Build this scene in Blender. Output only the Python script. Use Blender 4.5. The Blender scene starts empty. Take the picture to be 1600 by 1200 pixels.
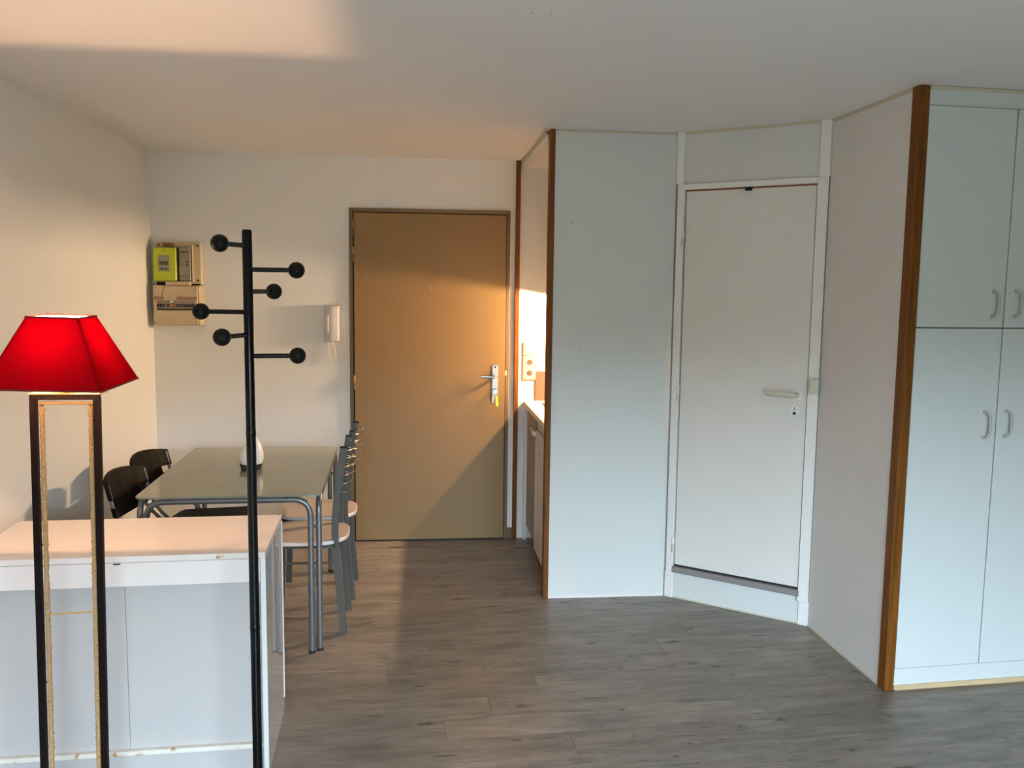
import bpy, bmesh, math, random
from mathutils import Vector, Matrix
R = math.radians
rng = random.Random(7)
scene = bpy.context.scene
COL = scene.collection

# ------------------------------------------------------------------ camera
CAMZ = 1.5915
cam_d = bpy.data.cameras.new('camera'); cam_d.sensor_width = 36.0; cam_d.lens = 30.938
cam_d.clip_start = 0.05; cam_d.clip_end = 200
cam = bpy.data.objects.new('camera', cam_d); COL.objects.link(cam)
cam.matrix_world = Matrix(((0.994613314, -0.000709123, -0.103652554, 0.0),
                           (-0.102949854, 0.109682182, -0.988620830, 0.0),
                           (0.012069893, 0.993966456, 0.109018355, CAMZ),
                           (0, 0, 0, 1)))
scene.camera = cam

# ------------------------------------------------------------------ colour management and light
vs = scene.view_settings
vs.view_transform = 'Standard'; vs.look = 'None'; vs.gamma = 1.0; vs.use_curve_mapping = False
vs.exposure = 0.40

SKY_STRENGTH = 30.0
LAMP_POWER = 13200.0      # emission of the bedside-lamp capsule
KITCHEN_POWER = 1150.0    # emission of the under-cabinet tube
world = bpy.data.worlds.new('sky'); scene.world = world; world.use_nodes = True
nt = world.node_tree; nt.nodes.clear()
wo = nt.nodes.new('ShaderNodeOutputWorld'); bg = nt.nodes.new('ShaderNodeBackground')
tc = nt.nodes.new('ShaderNodeTexCoord'); sp = nt.nodes.new('ShaderNodeSeparateXYZ')
rp = nt.nodes.new('ShaderNodeValToRGB')
mr = nt.nodes.new('ShaderNodeMapRange'); mr.inputs[1].default_value = -1; mr.inputs[2].default_value = 1
nt.links.new(tc.outputs['Generated'], sp.inputs[0]); nt.links.new(sp.outputs['Z'], mr.inputs[0])
nt.links.new(mr.outputs[0], rp.inputs[0]); nt.links.new(rp.outputs[0], bg.inputs[0]); nt.links.new(bg.outputs[0], wo.inputs[0])
e = rp.color_ramp.elements          # dark hillside and trees up to about 7 degrees, clear sky above
e[0].position = 0.0; e[0].color = (0.035, 0.034, 0.028, 1)
e[1].position = 0.555; e[1].color = (0.040, 0.044, 0.032, 1)
a = e.new(0.572); a.color = (0.66, 0.84, 1.0, 1)
a = e.new(0.68); a.color = (0.60, 0.81, 1.0, 1)
a = e.new(1.0); a.color = (0.40, 0.62, 0.95, 1)
bg.inputs[1].default_value = SKY_STRENGTH

# room measures (metres)
H = 2.36
XL, XR, YB, YF = -1.585, 3.10, 5.455, -1.10
WX0, WX1, WZ0, WZ1 = -0.55, 2.15, 0.06, 2.12          # the balcony window behind the camera
pl = bpy.data.lights.new('window_portal', 'AREA'); pl.shape = 'RECTANGLE'
pl.size = WX1 - WX0; pl.size_y = WZ1 - WZ0; pl.cycles.is_portal = True
po = bpy.data.objects.new('window_portal', pl); COL.objects.link(po)
po.location = ((WX0 + WX1) / 2, YF - 0.06, (WZ0 + WZ1) / 2); po.rotation_euler = (R(90), 0, 0)

# ------------------------------------------------------------------ helpers
def obj(name, bm, mat, parent=None, smooth=False, loc=None, rot=None):
    me = bpy.data.meshes.new(name)
    bmesh.ops.recalc_face_normals(bm, faces=bm.faces[:])
    bm.to_mesh(me); bm.free()
    if smooth:
        for p in me.polygons: p.use_smooth = True
        try: me.set_sharp_from_angle(angle=R(38))
        except Exception: pass
    if mat: me.materials.append(mat)
    o = bpy.data.objects.new(name, me); COL.objects.link(o)
    if parent: o.parent = parent
    if loc: o.location = loc
    if rot: o.rotation_euler = rot
    return o

def empty(name, loc=(0, 0, 0), rz=0.0):
    o = bpy.data.objects.new(name, None); COL.objects.link(o)
    o.empty_display_size = 0.05; o.location = loc; o.rotation_euler = (0, 0, rz)
    return o

def tag(o, label, cat, group=None):
    o['label'] = label; o['category'] = cat
    if group: o['group'] = group
    return o

def structure(o, label=None):
    o['kind'] = 'structure'
    if label: o['label'] = label
    return o

def copy_tree(o, parent=None):
    c = o.copy(); COL.objects.link(c); c.parent = parent
    for ch in [x for x in bpy.data.objects if x.parent == o]: copy_tree(ch, c)
    return c

def box(x0, x1, y0, y1, z0, z1, bev=0.0, seg=1, bm=None, mat=None):
    b = bmesh.new()
    vs_ = [b.verts.new(p) for p in ((x0,y0,z0),(x1,y0,z0),(x1,y1,z0),(x0,y1,z0),(x0,y0,z1),(x1,y0,z1),(x1,y1,z1),(x0,y1,z1))]
    for f in ((0,3,2,1),(4,5,6,7),(0,1,5,4),(1,2,6,5),(2,3,7,6),(3,0,4,7)): b.faces.new([vs_[i] for i in f])
    if bev > 0: bmesh.ops.bevel(b, geom=b.edges[:], offset=bev, segments=seg, affect='EDGES', profile=0.5)
    if mat is not None: bmesh.ops.transform(b, matrix=mat, verts=b.verts[:])
    return join(bm, b)

def join(bm, b):
    if bm is None: return b
    me = bpy.data.meshes.new('tmp'); b.to_mesh(me); b.free(); bm.from_mesh(me); bpy.data.meshes.remove(me)
    return bm

def smooth_path(pts, n=8):
    """Catmull-Rom through the points"""
    P = [Vector(p) for p in pts]; out = []
    for i in range(len(P) - 1):
        p0 = P[max(i-1, 0)]; p1 = P[i]; p2 = P[i+1]; p3 = P[min(i+2, len(P)-1)]
        for k in range(n):
            t = k / n
            out.append(0.5*((2*p1)+(p2-p0)*t+(2*p0-5*p1+4*p2-p3)*t*t+(3*p1-p0-3*p2+p3)*t**3))
    out.append(P[-1]); return out

def round_path(pts, r, n=7):
    """polyline with rounded corners"""
    P = [Vector(p) for p in pts]; out = [P[0]]
    for i in range(1, len(P)-1):
        a = (P[i-1]-P[i]).normalized(); b = (P[i+1]-P[i]).normalized()
        s = P[i]+a*r; t = P[i]+b*r
        for k in range(n+1):
            q = k/n; out.append(s.lerp(P[i], q).lerp(P[i].lerp(t, q), q))
    out.append(P[-1]); return out

def sweep(path, section, bm=None, up=Vector((0, 1, 0)), closed=False):
    """sweep a closed 2-D section [(u,v)] along a path; u follows 'up' as far as possible"""
    b = bmesh.new(); P = [Vector(p) for p in path]; rings = []; n = len(P)
    for i, p in enumerate(P):
        if closed: t = (P[(i+1) % n]-P[i-1]).normalized()
        else: t = (P[min(i+1, n-1)]-P[max(i-1, 0)]).normalized()
        u = up - t*up.dot(t)
        if u.length < 1e-4: u = Vector((1, 0, 0)) - t*t.x
        u.normalize(); v = t.cross(u)
        rings.append([b.verts.new(p+u*s[0]+v*s[1]) for s in section])
    m = len(section)
    for i in range(n if closed else n-1):
        A, B = rings[i], rings[(i+1) % n]
        for k in range(m): b.faces.new((A[k], A[(k+1) % m], B[(k+1) % m], B[k]))
    if not closed:
        b.faces.new(rings[0][::-1]); b.faces.new(rings[-1])
    return join(bm, b)

def circ(r, n=12): return [(r*math.cos(2*math.pi*k/n), r*math.sin(2*math.pi*k/n)) for k in range(n)]
def rect(w, h): return [(-w/2, -h/2), (w/2, -h/2), (w/2, h/2), (-w/2, h/2)]
def tube(path, r, bm=None, n=12, up=Vector((0.13, 0.97, 0.2)), closed=False): return sweep(path, circ(r, n), bm, up, closed)

def cyl(c, axis, r, length, bm=None, n=24, bev=0.0):
    a = Vector(axis).normalized(); c = Vector(c)
    path = [c-a*length/2, c+a*length/2]
    b = sweep(path, circ(r, n), None, Vector((0.31, 0.2, 0.93)) if abs(a.z) < 0.9 else Vector((1, 0, 0)))
    if bev > 0:
        ed = [e_ for e_ in b.edges if any(len(f.verts) > 4 for f in e_.link_faces)]
        bmesh.ops.bevel(b, geom=ed, offset=bev, segments=2, affect='EDGES')
    return join(bm, b)

def lathe(profile, n=32, bm=None, mat=None):
    b = bmesh.new(); rings = []
    for r, z in profile:
        if r < 1e-6: rings.append([b.verts.new((0, 0, z))])
        else: rings.append([b.verts.new((r*math.cos(2*math.pi*k/n), r*math.sin(2*math.pi*k/n), z)) for k in range(n)])
    for A, B in zip(rings, rings[1:]):
        for k in range(n):
            k2 = (k+1) % n
            q = [A[0] if len(A) == 1 else A[k], A[0] if len(A) == 1 else A[k2], B[0] if len(B) == 1 else B[k2], B[0] if len(B) == 1 else B[k]]
            u = []
            for v in q:
                if v not in u: u.append(v)
            if len(u) >= 3: b.faces.new(u)
    if mat is not None: bmesh.ops.transform(b, matrix=mat, verts=b.verts[:])
    return join(bm, b)

def prism(poly, z0, z1, bev=0.0, seg=2, bm=None, mat=None):
    b = bmesh.new()
    A = [b.verts.new((x, y, z0)) for x, y in poly]; B = [b.verts.new((x, y, z1)) for x, y in poly]
    n = len(poly)
    b.faces.new(A[::-1]); b.faces.new(B)
    for k in range(n): b.faces.new((A[k], A[(k+1) % n], B[(k+1) % n], B[k]))
    if bev > 0:
        ed = [e_ for e_ in b.edges if abs(e_.verts[0].co.z-e_.verts[1].co.z) < 1e-6]
        bmesh.ops.bevel(b, geom=ed, offset=bev, segments=seg, affect='EDGES')
    if mat is not None: bmesh.ops.transform(b, matrix=mat, verts=b.verts[:])
    return join(bm, b)

def rrect(x0, x1, y0, y1, r, n=6):
    out = []
    for cx, cy, a0 in ((x1-r, y1-r, 0), (x0+r, y1-r, 90), (x0+r, y0+r, 180), (x1-r, y0+r, 270)):
        for k in range(n+1):
            a = R(a0+90*k/n); out.append((cx+r*math.cos(a), cy+r*math.sin(a)))
    return out

# ------------------------------------------------------------------ materials
def srgb(r, g, b):
    f = lambda c: (c/255/12.92) if c/255 <= 0.04045 else ((c/255+0.055)/1.055)**2.4
    return (f(r), f(g), f(b), 1.0)

def mat(name, col, rough=0.5, metal=0.0, var=0.03, scale=8.0, bump=0.0, bscale=120.0, spec=0.5, coat=0.0, dirt=None, dirt_scale=3.0, dirt_lo=0.55, dirt_hi=0.8):
    m = bpy.data.materials.new(name); m.use_nodes = True; n = m.node_tree; P = n.nodes['Principled BSDF']
    P.inputs['Roughness'].default_value = rough; P.inputs['Metallic'].default_value = metal
    P.inputs['Specular IOR Level'].default_value = spec; P.inputs['Coat Weight'].default_value = coat
    t = n.nodes.new('ShaderNodeTexCoord'); no = n.nodes.new('ShaderNodeTexNoise'); no.inputs['Scale'].default_value = scale; no.inputs['Detail'].default_value = 4
    n.links.new(t.outputs['Object'], no.inputs['Vector'])
    r = n.nodes.new('ShaderNodeValToRGB'); n.links.new(no.outputs['Fac'], r.inputs[0])
    r.color_ramp.elements[0].position = 0.3; r.color_ramp.elements[1].position = 0.7
    r.color_ramp.elements[0].color = [c*(1-var) for c in col[:3]]+[1]; r.color_ramp.elements[1].color = [min(1, c*(1+var)) for c in col[:3]]+[1]
    out = r.outputs[0]
    if dirt:
        n2 = n.nodes.new('ShaderNodeTexNoise'); n2.inputs['Scale'].default_value = dirt_scale; n2.inputs['Detail'].default_value = 6
        n.links.new(t.outputs['Object'], n2.inputs['Vector'])
        r2 = n.nodes.new('ShaderNodeValToRGB'); r2.color_ramp.elements[0].position = dirt_lo; r2.color_ramp.elements[1].position = dirt_hi
        r2.color_ramp.elements[0].color = (0, 0, 0, 1); r2.color_ramp.elements[1].color = (1, 1, 1, 1)
        n.links.new(n2.outputs['Fac'], r2.inputs[0])
        mx = n.nodes.new('ShaderNodeMixRGB'); mx.inputs[2].default_value = dirt
        n.links.new(r2.outputs[0], mx.inputs[0]); n.links.new(out, mx.inputs[1]); out = mx.outputs[0]
    n.links.new(out, P.inputs['Base Color'])
    if bump > 0:
        nb = n.nodes.new('ShaderNodeTexNoise'); nb.inputs['Scale'].default_value = bscale; nb.inputs['Detail'].default_value = 3
        n.links.new(t.outputs['Object'], nb.inputs['Vector'])
        bu = n.nodes.new('ShaderNodeBump'); bu.inputs['Strength'].default_value = bump; bu.inputs['Distance'].default_value = 0.004
        n.links.new(nb.outputs['Fac'], bu.inputs['Height']); n.links.new(bu.outputs[0], P.inputs['Normal'])
    return m

def emit(name, col, s):
    m = bpy.data.materials.new(name); m.use_nodes = True; n = m.node_tree; n.nodes.clear()
    o = n.nodes.new('ShaderNodeOutputMaterial'); em = n.nodes.new('ShaderNodeEmission')
    em.inputs[0].default_value = (*col, 1); em.inputs[1].default_value = s; n.links.new(em.outputs[0], o.inputs[0])
    return m

def grain(name, c0, c1, c2, axis=2, stretch=14.0, scale=9.0, rough=0.45, streak=0.0, random_tint=0.0, spec=0.5):
    """wood: noise stretched along one axis; random offset and tint per object"""
    m = bpy.data.materials.new(name); m.use_nodes = True; n = m.node_tree; P = n.nodes['Principled BSDF']
    P.inputs['Roughness'].default_value = rough; P.inputs['Specular IOR Level'].default_value = spec
    t = n.nodes.new('ShaderNodeTexCoord'); oi = n.nodes.new('ShaderNodeObjectInfo')
    off = n.nodes.new('ShaderNodeVectorMath'); off.operation = 'MULTIPLY_ADD'
    comb = n.nodes.new('ShaderNodeCombineXYZ')
    mul = n.nodes.new('ShaderNodeMath'); mul.operation = 'MULTIPLY'; mul.inputs[1].default_value = 37.0
    n.links.new(oi.outputs['Random'], mul.inputs[0])
    for i in range(3): n.links.new(mul.outputs[0], comb.inputs[i])
    add = n.nodes.new('ShaderNodeVectorMath'); add.operation = 'ADD'
    n.links.new(t.outputs['Object'], add.inputs[0]); n.links.new(comb.outputs[0], add.inputs[1])
    mp = n.nodes.new('ShaderNodeMapping'); s = [stretch]*3; s[axis] = 1.0; mp.inputs['Scale'].default_value = s
    n.links.new(add.outputs[0], mp.inputs[0])
    no = n.nodes.new('ShaderNodeTexNoise'); no.inputs['Scale'].default_value = scale/3; no.inputs['Detail'].default_value = 7; no.inputs['Roughness'].default_value = 0.62
    no.inputs['Distortion'].default_value = 0.6
    n.links.new(mp.outputs[0], no.inputs['Vector'])
    r = n.nodes.new('ShaderNodeValToRGB'); n.links.new(no.outputs['Fac'], r.inputs[0])
    r.color_ramp.elements[0].position = 0.28; r.color_ramp.elements[0].color = c0
    r.color_ramp.elements[1].position = 0.72; r.color_ramp.elements[1].color = c2
    k = r.color_ramp.elements.new(0.5); k.color = c1
    out = r.outputs[0]
    if streak > 0:
        # broad cloudy patches and short dark cracks and knots
        n2 = n.nodes.new('ShaderNodeTexNoise'); n2.inputs['Scale'].default_value = 4.2; n2.inputs['Detail'].default_value = 8; n2.inputs['Roughness'].default_value = 0.68
        mp2 = n.nodes.new('ShaderNodeMapping'); s2 = [2.6]*3; s2[axis] = 1.0; mp2.inputs['Scale'].default_value = s2
        n.links.new(add.outputs[0], mp2.inputs[0]); n.links.new(mp2.outputs[0], n2.inputs['Vector'])
        r2 = n.nodes.new('ShaderNodeValToRGB'); r2.color_ramp.elements[0].position = 0.36; r2.color_ramp.elements[1].position = 0.60
        r2.color_ramp.elements[0].color = (0.66, 0.67, 0.69, 1); r2.color_ramp.elements[1].color = (1.08, 1.06, 1.04, 1)
        n.links.new(n2.outputs['Fac'], r2.inputs[0])
        mx = n.nodes.new('ShaderNodeMixRGB'); mx.blend_type = 'MULTIPLY'; mx.inputs[0].default_value = streak
        n.links.new(out, mx.inputs[1]); n.links.new(r2.outputs[0], mx.inputs[2]); out = mx.outputs[0]
        n3 = n.nodes.new('ShaderNodeTexNoise'); n3.inputs['Scale'].default_value = 5.0; n3.inputs['Detail'].default_value = 6; n3.inputs['Roughness'].default_value = 0.7
        mp3 = n.nodes.new('ShaderNodeMapping'); s3 = [8.0]*3; s3[axis] = 1.0; mp3.inputs['Scale'].default_value = s3
        n.links.new(add.outputs[0], mp3.inputs[0]); n.links.new(mp3.outputs[0], n3.inputs['Vector'])
        r3 = n.nodes.new('ShaderNodeValToRGB'); r3.color_ramp.elements[0].position = 0.33; r3.color_ramp.elements[1].position = 0.405
        r3.color_ramp.elements[0].color = (0.42, 0.40, 0.39, 1); r3.color_ramp.elements[1].color = (1, 1, 1, 1)
        n.links.new(n3.outputs['Fac'], r3.inputs[0])
        mx3 = n.nodes.new('ShaderNodeMixRGB'); mx3.blend_type = 'MULTIPLY'; mx3.inputs[0].default_value = 1.0
        n.links.new(out, mx3.inputs[1]); n.links.new(r3.outputs[0], mx3.inputs[2]); out = mx3.outputs[0]
        # small round knots
        vk = n.nodes.new('ShaderNodeTexNoise'); vk.inputs['Scale'].default_value = 7.5; vk.inputs['Detail'].default_value = 3
        mpk = n.nodes.new('ShaderNodeMapping'); sk = [2.3]*3; sk[axis] = 1.0; mpk.inputs['Scale'].default_value = sk; mpk.inputs['Location'].default_value = (5.1, 2.7, 9.3)
        n.links.new(add.outputs[0], mpk.inputs[0]); n.links.new(mpk.outputs[0], vk.inputs['Vector'])
        rk_ = n.nodes.new('ShaderNodeValToRGB'); rk_.color_ramp.elements[0].position = 0.27; rk_.color_ramp.elements[1].position = 0.345
        rk_.color_ramp.elements[0].color = (0.34, 0.31, 0.29, 1); rk_.color_ramp.elements[1].color = (1, 1, 1, 1)
        n.links.new(vk.outputs['Fac'], rk_.inputs[0])
        mxk = n.nodes.new('ShaderNodeMixRGB'); mxk.blend_type = 'MULTIPLY'; mxk.inputs[0].default_value = 1.0
        n.links.new(out, mxk.inputs[1]); n.links.new(rk_.outputs[0], mxk.inputs[2]); out = mxk.outputs[0]
    if random_tint > 0:
        mrn = n.nodes.new('ShaderNodeMapRange'); mrn.inputs[3].default_value = 1-random_tint; mrn.inputs[4].default_value = 1+random_tint
        n.links.new(oi.outputs['Random'], mrn.inputs[0])
        mx4 = n.nodes.new('ShaderNodeVectorMath'); mx4.operation = 'SCALE'
        n.links.new(out, mx4.inputs[0]); n.links.new(mrn.outputs[0], mx4.inputs['Scale']); out = mx4.outputs[0]
    n.links.new(out, P.inputs['Base Color'])
    return m

M = {}
M['wall'] = mat('wall_paint', (0.85, 0.835, 0.81, 1), 0.75, var=0.015, scale=2.5, bump=0.25, bscale=160)
M['rearwall'] = mat('darkened_unseen_wall', (0.34, 0.29, 0.23, 1), 0.8, var=0.03, scale=3)  # unseen surfaces coloured dark to cut the daylight bouncing around the room
M['ceiling'] = mat('ceiling_paint', (0.85, 0.835, 0.815, 1), 0.8, var=0.012, scale=2, bump=0.2, bscale=140)
M['panel'] = mat('pale_melamine', (0.655, 0.67, 0.645, 1), 0.5, var=0.012, scale=3, bump=0.12, bscale=90)
M['side'] = mat('side_panel_paint', (0.74, 0.715, 0.69, 1), 0.6, var=0.02, scale=4, bump=0.2, bscale=110)
M['gloss'] = mat('white_gloss_paint', (0.80, 0.785, 0.75, 1), 0.35, var=0.015, scale=4)
M['creamdoor'] = mat('cream_door_paint', (0.74, 0.715, 0.67, 1), 0.45, var=0.015, scale=3)
M['transom'] = mat('transom_melamine', (0.66, 0.66, 0.64, 1), 0.5, var=0.02, scale=4)
M['cabinet'] = mat('wardrobe_melamine', (0.635, 0.665, 0.65, 1), 0.4, var=0.012, scale=3, bump=0.06, bscale=60)
M['oldplastic'] = mat('yellowed_plastic', (0.62, 0.58, 0.47, 1), 0.35)
M['greyplastic'] = mat('grey_white_plastic', (0.50, 0.48, 0.45, 1), 0.35)
M['silicone'] = mat('yellowed_sealant', (0.58, 0.53, 0.40, 1), 0.6)
M['brownwood'] = grain('varnished_brown_wood', srgb(88, 48, 12), srgb(114, 67, 20), srgb(136, 84, 30), axis=2, stretch=22, scale=12, rough=0.5, spec=0.2)
M['palewood'] = grain('pale_wood_strip', srgb(190, 160, 118), srgb(208, 180, 140), srgb(220, 194, 156), axis=0, stretch=18, scale=12, rough=0.5)
M['floor'] = grain('grey_brown_vinyl_plank', srgb(118, 108, 98), srgb(135, 124, 113), srgb(150, 139, 128), axis=0, stretch=9, scale=9, rough=0.42, streak=0.9, random_tint=0.10)
M['joint'] = mat('floor_joint', srgb(52, 47, 42), 0.8)
M['door'] = mat('tan_door_paint', srgb(136, 106, 63), 0.42, var=0.02, scale=2.5, bump=0.05, bscale=60)
M['doorframe'] = mat('olive_frame_paint', srgb(112, 90, 58), 0.45, var=0.03, scale=6)
M['brass'] = mat('painted_hinge', srgb(160, 126, 76), 0.35, metal=0.3)
M['steel'] = mat('brushed_steel', (0.52, 0.51, 0.49, 1), 0.32, metal=1.0, var=0.05, scale=30)
M['chrome'] = mat('chrome', (0.70, 0.69, 0.67, 1), 0.14, metal=1.0)
M['greypaint'] = mat('silver_grey_tube_paint', srgb(120, 122, 124), 0.35, metal=0.55, var=0.03)
M['darkgrey'] = mat('dark_grey_tube_paint', srgb(80, 77, 70), 0.45, metal=0.15, var=0.03)
M['black'] = mat('black_gloss_paint', (0.003, 0.0032, 0.0035, 1), 0.20, var=0.1, spec=0.22)
M['ball'] = mat('black_wood_ball', (0.004, 0.0045, 0.0045, 1), 0.45, var=0.2, scale=60, spec=0.2)
M['blackplastic'] = mat('black_chair_plastic', (0.007, 0.005, 0.003, 1), 0.55, var=0.1, bump=0.1, bscale=300, spec=0.06)
M['rubber'] = mat('black_rubber', (0.01, 0.01, 0.01, 1), 0.7)
M['darkgap'] = mat('dark_gap', (0.02, 0.018, 0.015, 1), 0.9)
M['seatwood'] = mat('pale_beech_laminate', srgb(204, 184, 170), 0.4, var=0.03, scale=10)
M['seatedge'] = mat('white_edge_band', srgb(222, 216, 214), 0.4)
M['lacquer'] = mat('white_lacquer', (0.78, 0.705, 0.665, 1), 0.22, var=0.01, scale=3, spec=0.5)
M['sidelacquer'] = mat('mirror_gloss_white', (0.78, 0.765, 0.75, 1), 0.04, var=0.01, scale=3, spec=0.9, coat=0.6)
M['backboard'] = mat('white_hardboard', (0.485, 0.455, 0.438, 1), 0.55, var=0.02, scale=5, dirt=(0.40, 0.38, 0.37, 1), dirt_scale=4.5, dirt_lo=0.62, dirt_hi=0.82)
M['chipedge'] = mat('worn_edge', (0.72, 0.66, 0.58, 1), 0.5, var=0.05, scale=40, dirt=srgb(176, 128, 70), dirt_scale=18, dirt_lo=0.60, dirt_hi=0.68)
M['lampwood'] = mat('dark_brown_metal', srgb(24, 14, 12), 0.6, var=0.1, spec=0.08)
M['wire'] = mat('lamp_pale_rod', srgb(190, 150, 90), 0.5)
M['rope'] = mat('jute_rope', srgb(176, 138, 92), 0.85, var=0.25, scale=220, bump=0.6, bscale=400)
M['white'] = mat('white_plastic', (0.78, 0.77, 0.75, 1), 0.3, var=0.01)
M['intercom'] = mat('lavender_white_plastic', (0.58, 0.55, 0.55, 1), 0.35, var=0.01)
M['meterbeige'] = mat('beige_panel_plastic', srgb(206, 186, 152), 0.5, var=0.03)
M['metergreen'] = mat('lime_green_plastic', (0.52, 0.60, 0.015, 1), 0.35, var=0.02)
M['metergrey'] = mat('meter_grey_plastic', srgb(146, 136, 116), 0.45, var=0.05, scale=30)
M['screen'] = mat('lcd_screen', srgb(74, 82, 62), 0.25)
M['screenframe'] = mat('meter_window_grey', srgb(150, 152, 128), 0.3)
M['terracotta'] = mat('copper_brown_cover', srgb(150, 92, 54), 0.5)
M['orange'] = mat('orange_toggle', srgb(206, 110, 40), 0.4)
M['red'] = mat('red_button', srgb(120, 22, 18), 0.4)
M['bluetoggle'] = mat('dark_blue_toggle', srgb(34, 36, 60), 0.4)
M['brownstrip'] = mat('pinkish_label_strip', srgb(164, 124, 100), 0.6)
M['worktop'] = mat('cream_worktop', (0.74, 0.68, 0.58, 1), 0.35, var=0.02, scale=30)
M['kitwood'] = grain('taupe_wood_laminate', srgb(136, 122, 104), srgb(152, 138, 120), srgb(166, 152, 134), axis=2, stretch=16, scale=10, rough=0.45)
M['fridge'] = mat('fridge_enamel', (0.74, 0.72, 0.68, 1), 0.3, var=0.01)
M['sockcream'] = mat('cream_socket_plastic', srgb(226, 206, 168), 0.4)
M['tile'] = mat('taupe_splash_panel', srgb(112, 88, 70), 0.35, var=0.03)
M['keygreen'] = mat('lime_key_tag', srgb(190, 205, 60), 0.4)
M['threshold'] = mat('aluminium_threshold', srgb(150, 144, 142), 0.45, metal=0.3)
M['copperline'] = mat('reddish_undercoat', srgb(150, 92, 66), 0.6)
M['diffuserdark'] = mat('dark_blue_base', srgb(40, 42, 52), 0.35)
M['bulb'] = emit('lamp_filament', (1.0, 0.58, 0.31), LAMP_POWER)
M['tubelight'] = emit('tube_filament', (1.0, 0.69, 0.41), KITCHEN_POWER)

# glass table top: green tinted, frosted underside
def glass_mat():
    m = bpy.data.materials.new('green_tinted_frosted_glass'); m.use_nodes = True; n = m.node_tree; n.nodes.clear()
    o = n.nodes.new('ShaderNodeOutputMaterial')
    df_ = n.nodes.new('ShaderNodeBsdfDiffuse'); df_.inputs[0].default_value = srgb(206, 206, 186)
    tr = n.nodes.new('ShaderNodeBsdfTranslucent'); tr.inputs[0].default_value = srgb(200, 204, 184)
    tp = n.nodes.new('ShaderNodeBsdfTransparent'); tp.inputs[0].default_value = (0.84, 0.88, 0.80, 1)
    gl = n.nodes.new('ShaderNodeBsdfGlossy'); gl.inputs['Roughness'].default_value = 0.025; gl.inputs[0].default_value = (0.95, 0.96, 0.93, 1)
    fr_ = n.nodes.new('ShaderNodeFresnel'); fr_.inputs[0].default_value = 1.55
    t_ = n.nodes.new('ShaderNodeTexCoord'); no_ = n.nodes.new('ShaderNodeTexNoise'); no_.inputs['Scale'].default_value = 3.0
    n.links.new(t_.outputs['Object'], no_.inputs['Vector'])
    mr_ = n.nodes.new('ShaderNodeMapRange'); mr_.inputs[3].default_value = 0.40; mr_.inputs[4].default_value = 0.46     # slightly uneven frosting
    n.links.new(no_.outputs['Fac'], mr_.inputs[0])
    m1 = n.nodes.new('ShaderNodeMixShader'); m1.inputs[0].default_value = 0.35
    m2 = n.nodes.new('ShaderNodeMixShader'); m3 = n.nodes.new('ShaderNodeMixShader')
    n.links.new(df_.outputs[0], m1.inputs[1]); n.links.new(tr.outputs[0], m1.inputs[2])
    n.links.new(mr_.outputs[0], m2.inputs[0]); n.links.new(m1.outputs[0], m2.inputs[1]); n.links.new(tp.outputs[0], m2.inputs[2])
    n.links.new(fr_.outputs[0], m3.inputs[0]); n.links.new(m2.outputs[0], m3.inputs[1]); n.links.new(gl.outputs[0], m3.inputs[2])
    n.links.new(m3.outputs[0], o.inputs[0])
    return m
M['glass'] = glass_mat()
def fabric(name, col, tcol, fac):
    m = bpy.data.materials.new(name); m.use_nodes = True; n = m.node_tree; n.nodes.clear()
    o = n.nodes.new('ShaderNodeOutputMaterial'); d = n.nodes.new('ShaderNodeBsdfDiffuse'); t = n.nodes.new('ShaderNodeBsdfTranslucent')
    tc_ = n.nodes.new('ShaderNodeTexCoord'); no = n.nodes.new('ShaderNodeTexNoise'); no.inputs['Scale'].default_value = 260
    n.links.new(tc_.outputs['Object'], no.inputs['Vector'])
    r = n.nodes.new('ShaderNodeValToRGB'); r.color_ramp.elements[0].color = [c*0.9 for c in col]+[1]; r.color_ramp.elements[1].color = [*col, 1]
    n.links.new(no.outputs['Fac'], r.inputs[0]); n.links.new(r.outputs[0], d.inputs[0])
    t.inputs[0].default_value = (*tcol, 1)
    x = n.nodes.new('ShaderNodeMixShader'); x.inputs[0].default_value = fac
    n.links.new(d.outputs[0], x.inputs[1]); n.links.new(t.outputs[0], x.inputs[2]); n.links.new(x.outputs[0], o.inputs[0])
    return m
M['shade'] = fabric('red_shade_fabric', (0.20, 0.002, 0.006), (0.75, 0.0, 0.012), 0.20)
M['lining'] = fabric('white_shade_lining', (0.80, 0.74, 0.68), (0.80, 0.72, 0.65), 0.10)
M['shadetrim'] = mat('dark_red_binding', (0.16, 0.004, 0.008, 1), 0.8)

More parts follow.
